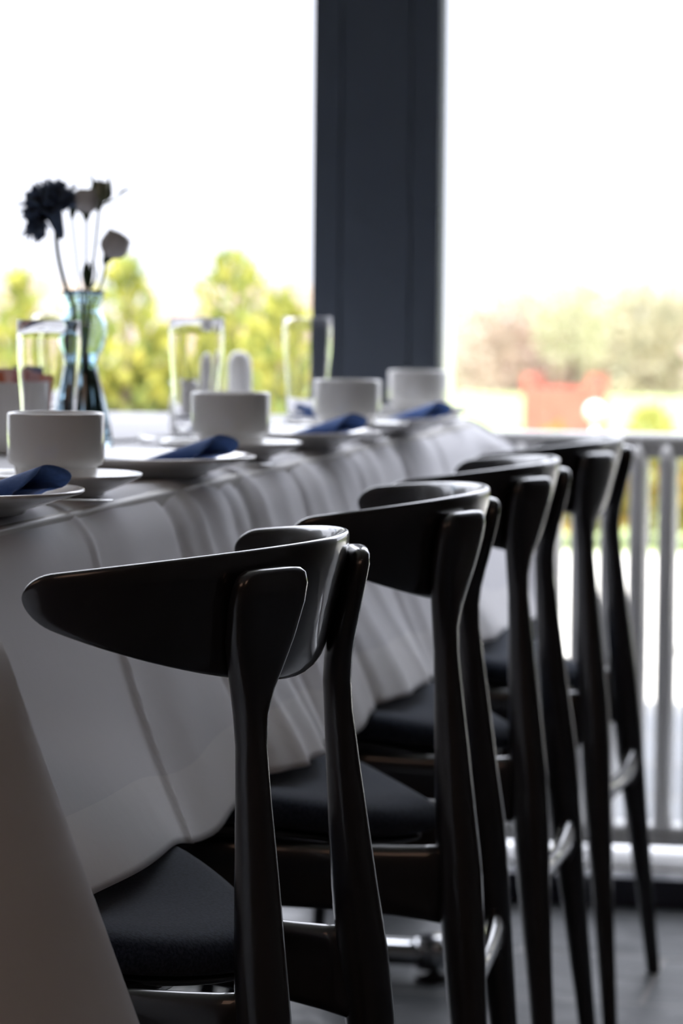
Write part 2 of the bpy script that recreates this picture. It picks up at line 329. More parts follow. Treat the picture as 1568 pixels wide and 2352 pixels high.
# tablecloth -------------------------------------------------------
CH_Y = [2.32, 2.92, 3.50, 4.08]
def cloth():
    R = .028
    per = []                                   # x, y, nx, ny, ds to nearest corner middle
    x0, x1, y0, y1 = TX0-.004, TX1+.004, TY0-.004, TY1+.004
    def side(ax, ay, bx, by, nx, ny, step):
        Ls = math.hypot(bx-ax, by-ay); n = int(Ls/step)
        for i in range(1, n): per.append((ax+(bx-ax)*i/n, ay+(by-ay)*i/n, nx, ny))
    def arc(ax, ay, a0, n=22):
        for i in range(n+1):
            a = a0+PI/2*i/n; per.append((ax+R*math.cos(a), ay+R*math.sin(a), math.cos(a), math.sin(a)))
    arc(x1-R, y0+R, -PI/2); side(x1, y0+R, x1, y1-R, 1, 0, .006)
    arc(x1-R, y1-R, 0); side(x1-R, y1, x0+R, y1, 0, 1, .012)
    arc(x0+R, y1-R, PI/2); side(x0, y1-R, x0, y0+R, -1, 0, .02)
    arc(x0+R, y0+R, PI); side(x0+R, y0, x1-R, y0, 0, -1, .012)
    # folds on the long visible side: (y, width, amplitude)
    F_ = [(2.59, .007, .0045), (2.70, .05, .003), (2.88, .018, -.010), (2.95, .02, .008), (3.03, .03, .006), (3.10, .015, -.006), (3.17, .014, -.009), (3.22, .02, .008), (3.33, .03, .004), (3.42, .012, -.008),
          (3.50, .03, .006), (3.62, .02, .005), (3.75, .012, -.007), (3.84, .03, .006), (4.04, .010, -.012), (4.10, .03, .006), (4.32, .012, -.008)]
    nT = 54; ROLL = 16
    vs, uvs = [], []
    N = len(per)
    def hem(x, y, nx):
        if nx > .99:
            z = .446
            for i, c in enumerate(CH_Y): z += .026*math.exp(-((y-c+.01)/.235)**4)
            return z
        return .43
    for i, (x, y, nx, ny) in enumerate(per):
        dc = min(math.hypot(x-ax, y-ay) for ax in (x0+.008, x1-.008) for ay in (y0+.008, y1-.008))
        ridge = math.exp(-(max(0, dc-.02)/.055)**2)
        zh = hem(x, y, nx)*(1-ridge)+.30*ridge
        f = 0
        if nx > .99: f = None
        elif ny < -.9 or ny > .9: f = .010*math.sin(x*31)+.006*math.sin(x*57+1)
        else: f = .008*math.sin(y*23)+.005*math.sin(y*51)
        e = smoothstep(y0, y0+.10, y)*smoothstep(y1, y1-.10, y); side_ = nx > .99
        zt = TZ+.0035
        for j in range(nT+1):
            t = j/nT
            if j <= ROLL:
                a = PI/2*(j/ROLL)**1.35; off = -.034*(1-math.sin(a)); z = zt-.042*(1-math.cos(a)); tt = .042/(zt-zh)*(1-math.cos(a))
                z0_, o0_ = z, off
            else:
                q = (j-ROLL)/(nT-ROLL); t0 = .042/(zt-zh); tt = t0+q*(1-t0); z = (zt-.042)-(zt-.042-zh)*q; off = 0
            if side_: yy_ = y+.06*tt**1.6; f = e*sum(a*math.exp(-((yy_-c)/w_)**2) for c, w_, a in F_)
            amp = .45+.55*smoothstep(.02, .55, tt)+.25*tt
            top_fade = smoothstep(0, .03, tt)*.7+.3
            base = .102*tt**1.2 if nx > .99 else .06*tt
            if nx > .99:
                for c in CH_Y: base += .022*math.exp(-((y-c-.02)/.16)**2)*smoothstep(.55, 1, tt)
            o = off+base*(1-ridge)+((.098*smoothstep(0, .12, tt)+.163*tt) if y < 3 else (.045*smoothstep(0, .15, tt)+.085*tt))*ridge+f*amp*top_fade*(1-ridge)*smoothstep(0, ROLL, j)
            vs.append((x+nx*o, y+ny*o, z+f*.5*math.sin(PI*min(1, j/(1.6*ROLL)))**2)); uvs.append((i/N, tt if nx > .99 or True else 0))
    fs = []
    for i in range(N):
        k = (i+1) % N
        for j in range(nT): fs.append((i*(nT+1)+j, i*(nT+1)+j+1, k*(nT+1)+j+1, k*(nT+1)+j))
    # top: an inner ring then a flat cap
    b = len(vs); 
    for (x, y, nx, ny) in per:
        vs.append((x-nx*.06 if abs(nx) > .01 else x, y-ny*.06 if abs(ny) > .01 else y, TZ+.0032)); uvs.append((0, 0))
    for i in range(N):
        k = (i+1) % N; fs.append((b+i, i*(nT+1), k*(nT+1), b+k))
    fs.append(tuple(b+i for i in range(N)))
    me = pymesh('tablecloth', vs, fs)
    ul = me.uv_layers.new(name='UVMap')
    for lp in me.loops: ul.data[lp.index].uv = uvs[lp.vertex_index]
    o = link('tablecloth', me, M['linen'])
    s = o.modifiers.new('thick', 'SOLIDIFY'); s.thickness = .0012; s.offset = -1
    tag(o, 'long white linen tablecloth with stitched hem hanging in folds behind the black chairs', 'tablecloth')
cloth()

# ------------------------------------------------------------------ chairs
def make_chair(loc, rz, label):
    t = thing('dining_chair', loc, label, 'chair', 'black dining chairs along the table', rz)
    LQ = M['lacquer']
    XRR, DEP, BW, TH = .206, .135, .233, math.radians(84)
    def plan(u):                                   # mid-height outline of the back, u in -1..1
        th = u*TH
        x = XRR-DEP*(1-math.cos(th))/(1-math.cos(TH)); y = BW*math.sin(th)/math.sin(TH)
        e = 1e-3; th2 = (u+e)*TH
        x2 = XRR-DEP*(1-math.cos(th2))/(1-math.cos(TH)); y2 = BW*math.sin(th2)/math.sin(TH)
        tx, ty = x2-x, y2-y; l = math.hypot(tx, ty); return x, y, ty/l, -tx/l
    secs = []; K = 28; NU = 72
    for i in range(NU+1):
        u = math.sin(PI/2*math.sin(PI/2*(-1+2*i/NU))); au = abs(u)
        x, y, nx, ny = plan(u)
        zt = .7310-.016*au**2; zb = .6265+.060*au**1.6
        end = math.sqrt(max(0, 1-max(0, (au-.90)/.10)**2.6)) if au > .90 else 1
        zc = (zt+zb)/2; h = max((zt-zb)/2*end, .0012); th_ = .0062*(.45+.55*end)*(1-.2*au)
        sec = []
        for k in range(K):
            a = 2*PI*k/K
            c, s = math.cos(a), math.sin(a)
            dz = h*math.copysign(abs(s)**.45, s); dn = th_*math.copysign(abs(c)**.75, c)
            rk = .27*dz*max(.25, 1-au*.75)
            sec.append((x+nx*(dn+rk), y+ny*(dn+rk), zc+dz))
        secs.append(sec)
    loft('backrest', secs, LQ, t)
    # rear legs: z, x, y, half width (tangent), half thickness (normal), blend to round
    rear = [(.7165, .2095, .109, .014, .003, 1), (.7155, .2095, .109, .028, .006, 1), (.712, .209, .109, .034, .0082, 1), (.704, .208, .109, .0375, .0092, 1), (.690, .205, .108, .038, .0098, 1), (.665, .200, .107, .033, .0104, 1),
            (.645, .197, .107, .0260, .0108, .9), (.630, .195, .108, .0190, .0110, .8), (.612, .194, .109, .0130, .0110, .6), (.590, .195, .110, .0112, .0110, .3), (.55, .198, .113, .0132, .0130, 0),
            (.50, .202, .117, .0160, .0157, 0), (.45, .206, .122, .0184, .0182, 0), (.40, .211, .128, .0202, .0200, 0), (.35, .215, .135, .0202, .0200, 0), (.28, .221, .146, .0178, .0178, 0),
            (.20, .229, .159, .0143, .0143, 0), (.10, .239, .175, .0114, .0114, 0), (.004, .248, .190, .0092, .0092, 0), (0, .248, .190, .0082, .0082, 0)]
    nrm = math.radians(21)
    for sy in (-1, 1):
        secs = []
        zs = [r[0] for r in rear]; fine = []
        for a, b in zip(zs, zs[1:]):
            n = max(1, int((a-b)/.012)); fine += [a+(b-a)*k/n for k in range(n)]
        fine.append(0)
        for z in fine:
            x, y, wt, hn, rd = interp(rear, z)
            ang = nrm*rd*sy; n_ = Vector((math.cos(ang), math.sin(ang), 0)); tg = Vector((-math.sin(ang), math.cos(ang), 0))
            p = 1-.45*rd
            sec = []
            for k in range(24):
                a = 2*PI*k/24; c, s = math.cos(a), math.sin(a)
                q = Vector((x, y*sy, z))+tg*wt*math.copysign(abs(c)**p, c)+n_*hn*math.copysign(abs(s)**p, s)
                q.x += 0; sec.append(q)
            secs.append(sec)
        loft('rear_leg', secs, LQ, t)
        fr = [(.448, -.195, .185, .012), (.44, -.195, .185, .0165), (.38, -.199, .19, .0185), (.25, -.209, .202, .016), (.1, -.221, .217, .0115), (0, -.229, .226, .009)]
        tube('front_leg', [(a[1], a[2]*sy, a[0]) for a in fr], [a[3] for a in fr], LQ, t, 20)
        # side rail
        secs = []
        for k in range(17):
            s = k/16; x = .205+(-.196-.205)*s; y = (.127+(.187-.127)*s)*sy
            fl = abs(2*s-1)**4
            zt = .412+.024*s+.006*fl; zb = .354+.018*s-.010*fl; hw = .0115
            zc, h = (zt+zb)/2, (zt-zb)/2
            secs.append([(x, y+hw*math.copysign(abs(math.cos(a))**.7, math.cos(a)), zc+h*math.copysign(abs(math.sin(a))**.6, math.sin(a))) for a in [2*PI*j/20 for j in range(20)]])
        loft('side_rail', secs, LQ, t)
    secs = []                                      # low rear stretcher flaring where it meets the legs
    for k in range(21):
        s = k/20; y = -.146+.292*s; fl = abs(2*s-1)**3
        h = .013+.022*fl; hx = .008+.003*fl; zc = .283+.008*fl
        secs.append([(.222+hx*math.cos(a), y, zc+h*math.sin(a)) for a in [2*PI*j/18 for j in range(18)]])
    loft('stretcher', secs, LQ, t)
    for xx, yy, zz in ((.10, .145, .406), (-.12, .176, .418)):
        secs = []
        for k in range(13):
            s = k/12; y = -yy+2*yy*s; secs.append([(xx+.014*math.cos(a), y, zz+.011*math.sin(a)-.003*math.cos(PI*(s-.5))) for a in [2*PI*j/16 for j in range(16)]])
        loft('cross_rail', secs, LQ, t)
    # seat outline (rounded triangle, narrow at the back), shell and cushion
    def outline(n=96):
        pts = []
        for k in range(n):
            a = 2*PI*k/n; c, s = math.cos(a), math.sin(a)
            if c >= 0:
                f = abs(c)**(2/2.0); x = -.09+.272*f; y = .226*(max(0, 1-f**2.1))**(1/1.25)*math.copysign(1, s)
            else:
                x = -.09-.145*abs(c)**(2/3.2); y = .226*abs(s)**(2/3.0)*math.copysign(1, s)
            pts.append((x, y))
        return pts
    ol = outline()
    # smooth the outline
    for _ in range(3): ol = [((ol[i-1][0]+2*ol[i][0]+ol[(i+1) % len(ol)][0])/4, (ol[i-1][1]+2*ol[i][1]+ol[(i+1) % len(ol)][1])/4) for i in range(len(ol))]
    def zsurf(x, y): return .452+.018*(abs(y)/.22)**2-.020*smoothstep(.0, .18, x)-.004*smoothstep(-.15, -.24, x)
    def seat_layer(name, prof, m_):
        secs = []
        for sc_, off in prof:
            secs.append([( -.05+(x+.05)*sc_, y*sc_, zsurf(-.05+(x+.05)*sc_, y*sc_)+off) for x, y in ol])
        vs, fs = [], []; rings(vs, fs, secs)
        me = pymesh(name, vs, fs); bm = bmesh.new(); bm.from_mesh(me); bmesh.ops.recalc_face_normals(bm, faces=bm.faces); bm.to_mesh(me); bm.free()
        return link(name, me, m_, t)
    seat_layer('seat_cushion', [(.02, -.024), (.5, -.024), (.85, -.024), (.93, -.0235), (.97, -.022), (.992, -.018), (1.0, -.011), (.995, -.006), (.98, -.0005), (.955, .0035), (.90, .0065), (.8, .008), (.6, .007), (.4, .006), (.2, .005), (.02, .005)], M['felt'])
    seat_layer('seat_shell', [(.02, -.0255), (.5, -.0255), (.90, -.0255), (.925, -.0275), (.92, -.0315), (.9, -.033), (.5, -.033), (.02, -.033)], LQ)
    return t
ch = make_chair((-.6935, CH_Y[0]-.01, 0), -math.radians(4.6), 'black wooden dining chair with curved back, nearest to the camera')
dup(ch, (-.680, CH_Y[1], 0), math.radians(4), 'black wooden dining chair, second in the row from the camera')
dup(ch, (-.692, CH_Y[2], 0), math.radians(.5), 'black wooden dining chair, third in the row counted from the camera')
dup(ch, (-.690, CH_Y[3]+.02, 0), -math.radians(2), 'black wooden dining chair at the far end of the row, nearest the railing')

# ------------------------------------------------------------------ crockery
ZS = TZ+.0042
def make_cup(loc, label):
    prof = [(r*1.03, z*1.135) for r, z in [(0, .0035), (.030, .0035), (.0315, 0), (.0335, 0), (.0345, .002), (.0350, .014), (.0356, .0155), (.0395, .0170), (.0412, .0195), (.0415, .023), (.0415, .0550), (.0411, .0563), (.0403, .0568), (.0395, .0563), (.0390, .0545), (.0388, .024), (.036, .019), (.031, .0165), (.030, .010), (.026, .007), (0, .006)]]
    o = lathe('coffee_cup', prof, M['porcelain'], None, 96); o.location = loc
    return tag(o, label, 'cup', 'white coffee cups on saucers')
def make_saucer(loc, label):
    prof = [(0, .003), (.038, .003), (.040, 0), (.043, 0), (.045, .003), (.060, .009), (.074, .0155), (.0772, .0180), (.0776, .0192), (.0766, .0198), (.0745, .0190), (.066, .0150), (.054, .0100), (.044, .0082), (.0385, .0078), (.0375, .0068), (0, .0065)]
    o = lathe('saucer', prof, M['porcelain'], None, 96); o.location = loc
    return tag(o, label, 'saucer', 'white saucers under the cups')
def make_plate(loc, label):
    prof = [(0, .003), (.066, .003), (.068, 0), (.072, 0), (.074, .003), (.092, .0085), (.108, .0135), (.1185, .0168), (.1205, .0182), (.1200, .0198), (.1180, .0202), (.1155, .0192), (.104, .0155), (.088, .0100), (.078, .0070), (.070, .0060), (0, .0058)]
    o = lathe('side_plate', prof, M['porcelain'], None, 96); o.location = loc
    return tag(o, label, 'plate', 'white plates under the navy napkins')
def make_napkin(loc, label, seed):
    rnd = random.Random(seed)
    t = thing('folded_napkin', loc, label, 'napkin', 'folded navy napkins')
    def cone(sx, tilt, wd, h, name, lip):
        n = 40; secs = []
        for layer in (0, 1):
            rng = range(15) if layer == 0 else reversed(range(15))
            for i in rng:
                s = i/14; x = sx*(.002+.090*s)
                rr = (.0045+(wd-.0045)*s**.9); hh = (.003+(h-.003)*s**1.0)-layer*.0015; rw = rr-layer*.0015
                sec = []
                for k in range(n):
                    a = 2*PI*k/n
                    cx_ = x+sx*(lip*math.cos(a-.5)*s**3) + sx*.004*math.sin(3*a)*s**4
                    yy = rw*math.cos(a)*(1+.10*math.sin(2*a+seed)*s)
                    zz = hh*(.5+.5*math.sin(a)) if math.sin(a) > 0 else hh*(.5+.5*max(-1, 1.5*math.sin(a)))
                    sec.append((cx_, yy+tilt*s, max(zz, hh*.45*smoothstep(.6, 1, s))+layer*.0007))
                secs.append(sec)
        return loft(name, secs, M['napkin'], t, cap=False)
    cone(1, -.004, .022, .035, 'right_wing', .013)
    cone(-1, .004, .022, .028, 'left_wing', .011)
    # flat folded tail under the roll
    vs, fs = [], []
    for sx, pts in ((1, [(0, -.098), (.03, -.088), (.052, -.062), (.084, -.022), (.05, .030), (0, .035)]), (-1, [(0, -.098), (-.052, -.090), (-.078, -.066), (-.100, -.012), (-.05, .030), (0, .035)])):
        b = len(vs)
        for dz in (0, .0022): vs += [(x, y, .0008+dz+.0097*max(0, (math.hypot(x, y-.012)-.068)/.034)) for x, y in pts]
        n = len(pts); fs.append(tuple(b+n+i for i in range(n))); fs.append(tuple(b+n-1-i for i in range(n)))
        for i in range(n): fs.append((b+i, b+(i+1) % n, b+n+(i+1) % n, b+n+i))
    link('folded_tail', pymesh('tail', vs, fs), M['napkin'], t, smooth=False)
    return t
cup0 = make_cup((-.807, 2.705, ZS+.0080), 'white porcelain coffee cup nearest the camera, at the left')
sau0 = make_saucer((-.807, 2.70, ZS), 'white saucer under the coffee cup nearest the camera')
pla0 = make_plate((-.832, 2.45, ZS), 'white plate at the left edge of the photo, in front of the nearest cup')
nap0 = make_napkin((-.828, 2.437, ZS+.0062), 'navy napkin on the nearest plate, its open end pointing right', 1)
def dupm(o, loc, label, rz=0):
    c = o.copy(); COL.objects.link(c); c.location = loc; c.rotation_euler[2] = rz; c['label'] = label; return c
cups = [(-.808, 3.365, 'second white coffee cup from the camera'), (-.801, 3.965, 'third white coffee cup from the camera, before the pillar'), (-.815, 4.545, 'farthest white coffee cup, before the right edge of the pillar')]
for x, y, l in cups:
    dupm(cup0, (x, y, ZS+.0080), l); dupm(sau0, (x, y, ZS), 'white saucer under the ' + l.split(',')[0])
plates = [(-.829, 3.046, 'second plate from the camera, between the first and second cups'), (-.825, 3.68, 'third plate from the camera, between the second and third cups'), (-.806, 4.165, 'farthest plate, between the third and farthest cups')]
nl = ['navy napkin on the second plate, behind the nearest cup', 'navy napkin on the third plate, behind the second cup', 'navy napkin on the farthest plate, behind the third cup']
for (x, y, l), n_ in zip(plates, nl):
    dupm(pla0, (x, y, ZS), 'white ' + l)
    dup(nap0, (x-.004, y-.012, ZS+.0062), 0, n_)
# cutlery laid between plate and cup
def make_knife(loc, rz, label):
    t = thing('table_knife', loc, label, 'knife', 'table knives beside the plates', rz)
    secs = []
    for x, w_, h in ((0, .003, .002), (.003, .006, .0035), (.05, .0055, .0035), (.09, .0042, .003), (.098, .004, .003)):
        secs.append([(x, w_*math.cos(a), .0035+h*math.sin(a)) for a in [2*PI*j/14 for j in range(14)]])
    loft('handle', secs, M['steel'], t)
    secs = []
    for x, w0, w1 in ((.098, -.004, .004), (.11, -.008, .005), (.16, -.009, .005), (.19, -.007, .005), (.205, .000, .004)):
        secs.append([(x, w0, .003), (x, w1, .0026), (x, w1, .0042), (x, w0, .0034)])
    loft('blade', secs, M['steel'], t)
    return t
def make_spoon(loc, rz, label):
    t = thing('teaspoon', loc, label, 'spoon', 'teaspoons beside the plates', rz)
    tube('handle', [(0, 0, .004), (.03, 0, .0035), (.08, 0, .006), (.105, 0, .005)], [.0045, .0035, .0022, .0028], M['steel'], t, 10)
    secs = []
    for layer in (0, 1):
        for i in range(7):
            s = i/6; r = math.sin(s*PI/2) if layer == 0 else math.sin((1-s)*PI/2)
            z = .002+.006*(r**2)+layer*.001
            secs.append([(.124+.021*max(r, .02)*math.cos(a), .014*max(r, .02)*math.sin(a), z) for a in [2*PI*j/24 for j in range(24)]])
    loft('bowl', secs, M['steel'], t)
    return t
kn = make_knife((-.930, 3.215, ZS), math.radians(-1), 'steel table knife lying between the second plate and the second cup')
sp = make_spoon((-1.01, 3.74, ZS), math.radians(-62), 'steel teaspoon lying askew behind the second cup')
dup(kn, (-.930, 3.848, ZS), math.radians(-1), 'steel table knife lying between the third plate and the third cup')
dup(kn, (-.930, 2.595, ZS), 0, 'steel table knife lying between the nearest plate and the nearest cup')
dup(sp, (-.985, 4.26, ZS), math.radians(-55), 'steel teaspoon lying askew behind the third cup')

# ------------------------------------------------------------------ glasses
def make_glass(loc, label):
    out = [(.0255, 0), (.0268, .002), (.0270, .02), (.0276, .045), (.0290, .068), (.0309, .088), (.0321, .105), (.0325, .122), (.0326, .1395), (.0323, .1405)]
    inn = [(.0317, .1405), (.0315, .1395), (.0314, .122), (.0310, .105), (.0298, .088), (.0278, .068), (.0263, .045), (.0255, .022), (.022, .0105), (0, .009)]
    o = lathe('tumbler', [(r, z*1.065) for r, z in [(0, .002), (.018, .002)]+out+inn], M['glass'], None, 72); o.location = loc
    return tag(o, label, 'glass', 'tall clear tumblers')
g0 = make_glass((-.946, 3.145, ZS), 'tall empty tumbler at the left, behind the nearest cup')
dupm(g0, (-.923, 3.671, ZS), 'tall empty tumbler behind the second cup, before the shakers')
dupm(g0, (-.893, 4.150, ZS), 'tall empty tumbler overlapping the left edge of the dark pillar')
dupm(g0, (-1.28, 4.284, ZS), 'tall empty tumbler farthest left, half hidden behind the nearest tumbler and the vase')

# ------------------------------------------------------------------ vase and flowers
VX, VY = -1.004, 3.47
v = thing('bottle_vase', (VX, VY, ZS), 'pale blue glass bottle vase with a bulbous neck, holding the flowers', 'vase')
H_ = .1645
vout = [(.030, 0), (.0325, .004), (.0325, .012), (.0285, .035), (.0228, .060), (.0172, .078), (.0150, .089), (.0165, .097), (.0225, .107), (.0262, .120), (.0250, .133), (.0195, .142), (.0172, .147), (.0195, .152), (.0220, .157), (.0226, .1640), (.0222, .1650)]
vin = [(.0210, .1650), (.0207, .158), (.0180, .152), (.0156, .147), (.0178, .142), (.0232, .133), (.0244, .120), (.0208, .107), (.0148, .097), (.0133, .089), (.0154, .078), (.0208, .060), (.0263, .035), (.0300, .014), (.026, .008), (0, .007)]
VS = lambda P: [(r*1.05, z*1.10) for r, z in P]
lathe('vase_body', VS([(0, .002), (.026, .002)]+vout+vin), M['blueglass'], v, 72)
wp = [(0, .0076), (.0255, .0086), (.0292, .0150), (.0256, .035), (.0201, .060), (.0148, .078), (.0127, .089), (.0142, .097), (.0168, .101), (0, .101)]
wt_ = lathe('water', VS(wp), M['water'], v, 60)
def bez(p0, p1, p2, n=14): return [tuple((1-s)**2*a+2*s*(1-s)*b+s*s*c for a, b, c in zip(p0, p1, p2)) for s in [i/n for i in range(n+1)]]
def stem_pts(head, foot=(0, 0), nx_=0, ny_=0, bend=0):
    base = (VX+foot[0], VY+foot[1], ZS+.012); neck = (VX+nx_, VY+ny_, ZS+.165)
    a = bez(base, (VX+nx_*.3, VY+ny_*.3, ZS+.098), neck, 8)
    mid = tuple((n+h)/2 for n, h in zip(neck, head)); mid = (mid[0]+bend, mid[1], mid[2])
    return a + bez(neck, mid, head, 10)[1:]
def loc_(pts, o): return [tuple(p[i]-o[i] for i in range(3)) for p in pts]
def petal_flower(name, parent, c, r, axis, m_, layers, seed, ruffle=.25, thick=.0008):
    rnd = random.Random(seed); axis = Vector(axis).normalized(); X, Y = frame_of(axis); vs, fs = [], []
    for li, (np_, rad_, lift, curl) in enumerate(layers):
        for p in range(np_):
            a0 = 2*PI*(p+.5*li+rnd.uniform(-.15, .15))/np_; wdt = PI/np_*1.6; b = len(vs); nu, nv = 8, 7
            rr = r*rad_*rnd.uniform(.88, 1.12); ph = rnd.uniform(0, 6)
            for i in range(nv+1):
                s = i/nv
                for j in range(nu+1):
                    q = j/nu*2-1
                    a = a0+q*wdt*(.35+.65*math.sin(min(1, s*1.25)*PI/2))
                    edge = 1-.16*q*q*s+ruffle*.22*math.sin(9*q+ph)*s**3
                    rad2 = rr*math.sin(min(1, s*1.7)*PI/2)**.8*(1-.22*s**3)*edge if curl > .1 else rr*s*edge
                    ht = r*lift*(s**1.2)*(1+.12*ruffle*math.sin(7*q+ph*2)*s)+ruffle*r*.16*math.sin(6*q+ph)*s**2
                    vs.append(tuple(Vector(c)+X*rad2*math.cos(a)+Y*rad2*math.sin(a)+axis*ht))
            for i in range(nv):
                for j in range(nu): k = b+i*(nu+1)+j; fs.append((k, k+1, k+nu+2, k+nu+1))
    o = link(name, pymesh(name, vs, fs), m_, parent)
    s = o.modifiers.new('t', 'SOLIDIFY'); s.thickness = thick
    return o
def calyx(parent, c, axis, r, l, m_=None):
    axis = Vector(axis).normalized(); c = Vector(c)
    pts = [c-axis*l, c-axis*l*.8, c-axis*l*.4, c-axis*l*.1, c+axis*l*.1]
    tube('calyx', pts, [r*.25, r*.55, r*.8, r, r*1.15], m_ or M['stem'], parent, 14)
def leaf(parent, p, d, l, w_, m_, name='leaf'):
    p = Vector(p); d = Vector(d).normalized(); x, y = frame_of(d); vs, fs = [], []
    n = 8
    for i in range(n+1):
        s = i/n; ww = w_*math.sin(PI*min(1, s*.96+.02))**.8
        c = p+d*l*s+y*(.12*l*math.sin(PI*s))
        vs += [tuple(c-x*ww), tuple(c+y*ww*.35), tuple(c+x*ww)]
    for i in range(n):
        for j in range(2): k = i*3+j; fs.append((k, k+1, k+4, k+3))
    o = link(name, pymesh(name, vs, fs), m_, parent); s = o.modifiers.new('t', 'SOLIDIFY'); s.thickness = .0006
    return o
def flower(name, label, cat, head, axis, foot, nk, bend, build, sr=.0012, group='flowers in the blue vase'):
    o = thing(name, (VX+foot[0], VY+foot[1], ZS+.012), label, cat, group)
    org = o.location
    h = Vector(head)+Vector((-.029, .095, (head[2]-.905)*.029)); ax = Vector(axis).normalized()
    pts = loc_(stem_pts(tuple(h-ax*.012), foot, nk[0], nk[1], bend), org)
    tube('stem', pts, sr, M['stem'], o, 8)
    leaf(o, (0, 0, .002), (nk[0]*3, nk[1]*3-.05, 1), .085, .0065, M['stem'], 'stem_leaf')
    build(o, h-Vector(org), ax); return o
CARN = [(6, 1.0, -.15, .0), (6, 1.0, .15, .0), (6, .95, .42, .0), (6, .78, .65, .0), (5, .52, .80, .0), (4, .25, .88, .0)]
ROSE = [(5, 1.0, 1.7, 1), (5, .86, 1.8, 1), (4, .62, 1.8, 1), (3, .35, 1.75, 1)]
def b_carn(o, c, ax):
    petal_flower('petals', o, tuple(c+ax*.004), .029, ax, M['bluepetal'], CARN, 3, 1.3)
    petal_flower('outer_petals', o, tuple(c-ax*.003+Vector((-.012, 0, -.004))), .026, (-.9, -.2, .35), M['bluepetal'], CARN[:3], 5, 1.4)
    calyx(o, c-ax*.003, ax, .0095, .030, M['bluepetal'])
flower('carnation', 'large ruffled dark blue carnation leaning left, top left of the vase', 'flower', (-1.012, 3.379, .997), (-.30, -.1, .95), (-.012, .004), (-.010, -.006), -.012, b_carn, .0027)
def b_carn2(o, c, ax):
    petal_flower('petals', o, tuple(c), .017, ax, M['bluepetal'], CARN[:4], 9, 1.2); calyx(o, c, ax, .005, .014)
flower('carnation', 'small dark blue carnation between the large one and the white rose', 'flower', (-.992, 3.392, 1.002), (.1, .1, 1), (.0, .012), (-.004, .006), .0, b_carn2, .0012)
def b_rose(r, seed, m_='whitepetal'):
    def f(o, c, ax):
        petal_flower('petals', o, tuple(c-ax*r*.55), r, ax, M[m_], ROSE, seed, .15); calyx(o, c-ax*r*.5, ax, r*.32, r*.55)
    return f
flower('rose', 'pale rose upright at the top, beside the dark blue carnation', 'flower', (-.9735, 3.380, 1.002), (0, -.05, 1), (.006, -.006), (.002, -.004), .002, b_rose(.0155, 4), .0013)
def b_bud(o, c, ax):
    petal_flower('petals', o, tuple(c-ax*.008), .0135, ax, M['budgreen'], ROSE, 6, .2)
    calyx(o, c-ax*.006, ax, .005, .012)
    for dx, l in ((-.010, .030), (.011, .028), (.002, .024)): leaf(o, tuple(c+Vector((dx*.7, -.006, -.010))), (dx*9, -.15, 1), l+.006, .0055, M['stem'], 'sepal')
    q = c+Vector((.020, 0, -.002))
    tube('twig', [tuple(c-ax*.012), tuple(c+Vector((.012, 0, -.006))), tuple(q)], .0011, M['stem'], o, 6)
    leaf(o, tuple(q), (.9, 0, .55), .019, .0060, M['stem'])
flower('rosebud', 'green and cream rosebud with pointed sepals, highest in the vase', 'flower', (-.9605, 3.392, 1.014), (.12, 0, 1), (.010, .004), (.004, .003), .002, b_bud, .0016)
flower('rose', 'white rose leaning right, lowest of the open flowers', 'flower', (-.9475, 3.391, .955), (.45, 0, .85), (-.004, -.010), (.009, .002), .006, b_rose(.0170, 8), .0014)
def b_low(o, c, ax):
    tube('bud_body', [tuple(c+Vector((0, 0, dz))) for dz in (-.020, -.012, -.003, .006, .011)], [.0015, .0045, .0058, .0042, .0010], M['stem'], o, 12)
    for k, (dx, dz) in enumerate(((0, 0), (.003, -.004), (-.003, -.002))): leaf(o, tuple(c+Vector((dx, 0, -.018+dz))), (dx*30+.15, 0, 1), .030, .0038, M['stem'], 'bud_scale')
flower('flower_bud', 'closed dark green bud on a short stem in the middle of the bunch', 'flower', (-.9735, 3.383, .932), (.1, 0, 1), (.004, .010), (.001, -.002), 0, b_low, .0014)

# ------------------------------------------------------------------ sugar pot with sachets, shakers, milk jug
pot = lathe('sugar_pot', [(0, .003), (.028, .003), (.030, 0), (.034, 0), (.036, .004), (.0395, .02), (.0405, .045), (.0405, .0780), (.0400, .0792), (.0385, .0792), (.0378, .078), (.0378, .045), (.0365, .020), (.033, .008), (0, .007)], M['porcelain'], None, 72)
pot.location = (-1.065, 3.405, ZS); tag(pot, 'white round sugar pot at the left edge, behind the nearest tumbler', 'pot')
def sachet(x, y, rz, tl, m_, label, h=.075):
    bm = bmesh.new(); vs, fs = [], []
    secs = []
    for z, th in ((0, .0003), (.004, .0006), (.012, .0022), (h*.5, .003), (h-.014, .0022), (h-.006, .0006), (h, .0003)):
        secs.append([(.0165*math.cos(a), th*math.sin(a), z) for a in [2*PI*j/16 for j in range(16)]])
    bm.free()
    o = loft('sugar_sachet', secs, m_, None); o.location = (-1.065+x, 3.405+y, ZS+.012); o.rotation_euler = (tl[0], tl[1], rz)
    return tag(o, label, 'sachet', 'sugar sachets in the white pot')
sachet(-.010, -.016, .2, (.05, -.16), M['paper_o'], 'orange sugar sachet leaning left at the front of the pot', .078)
sachet(.012, -.010, -.3, (.06, .12), M['paper_p'], 'pink sugar sachet at the front right of the pot', .080)
sachet(.021, .006, .4, (.0, .10), M['paper_o'], 'orange sugar sachet at the right side of the pot', .076)
sachet(-.004, .002, .1, (.0, .02), M['paper_w'], 'white sugar sachet standing in the middle of the pot', .082)
sachet(-.018, .010, -.2, (-.05, -.12), M['paper_p'], 'pink sugar sachet at the back left of the pot', .077)
sachet(.006, .018, .15, (-.08, .05), M['paper_b'], 'blue sugar sachet at the back of the pot', .084)
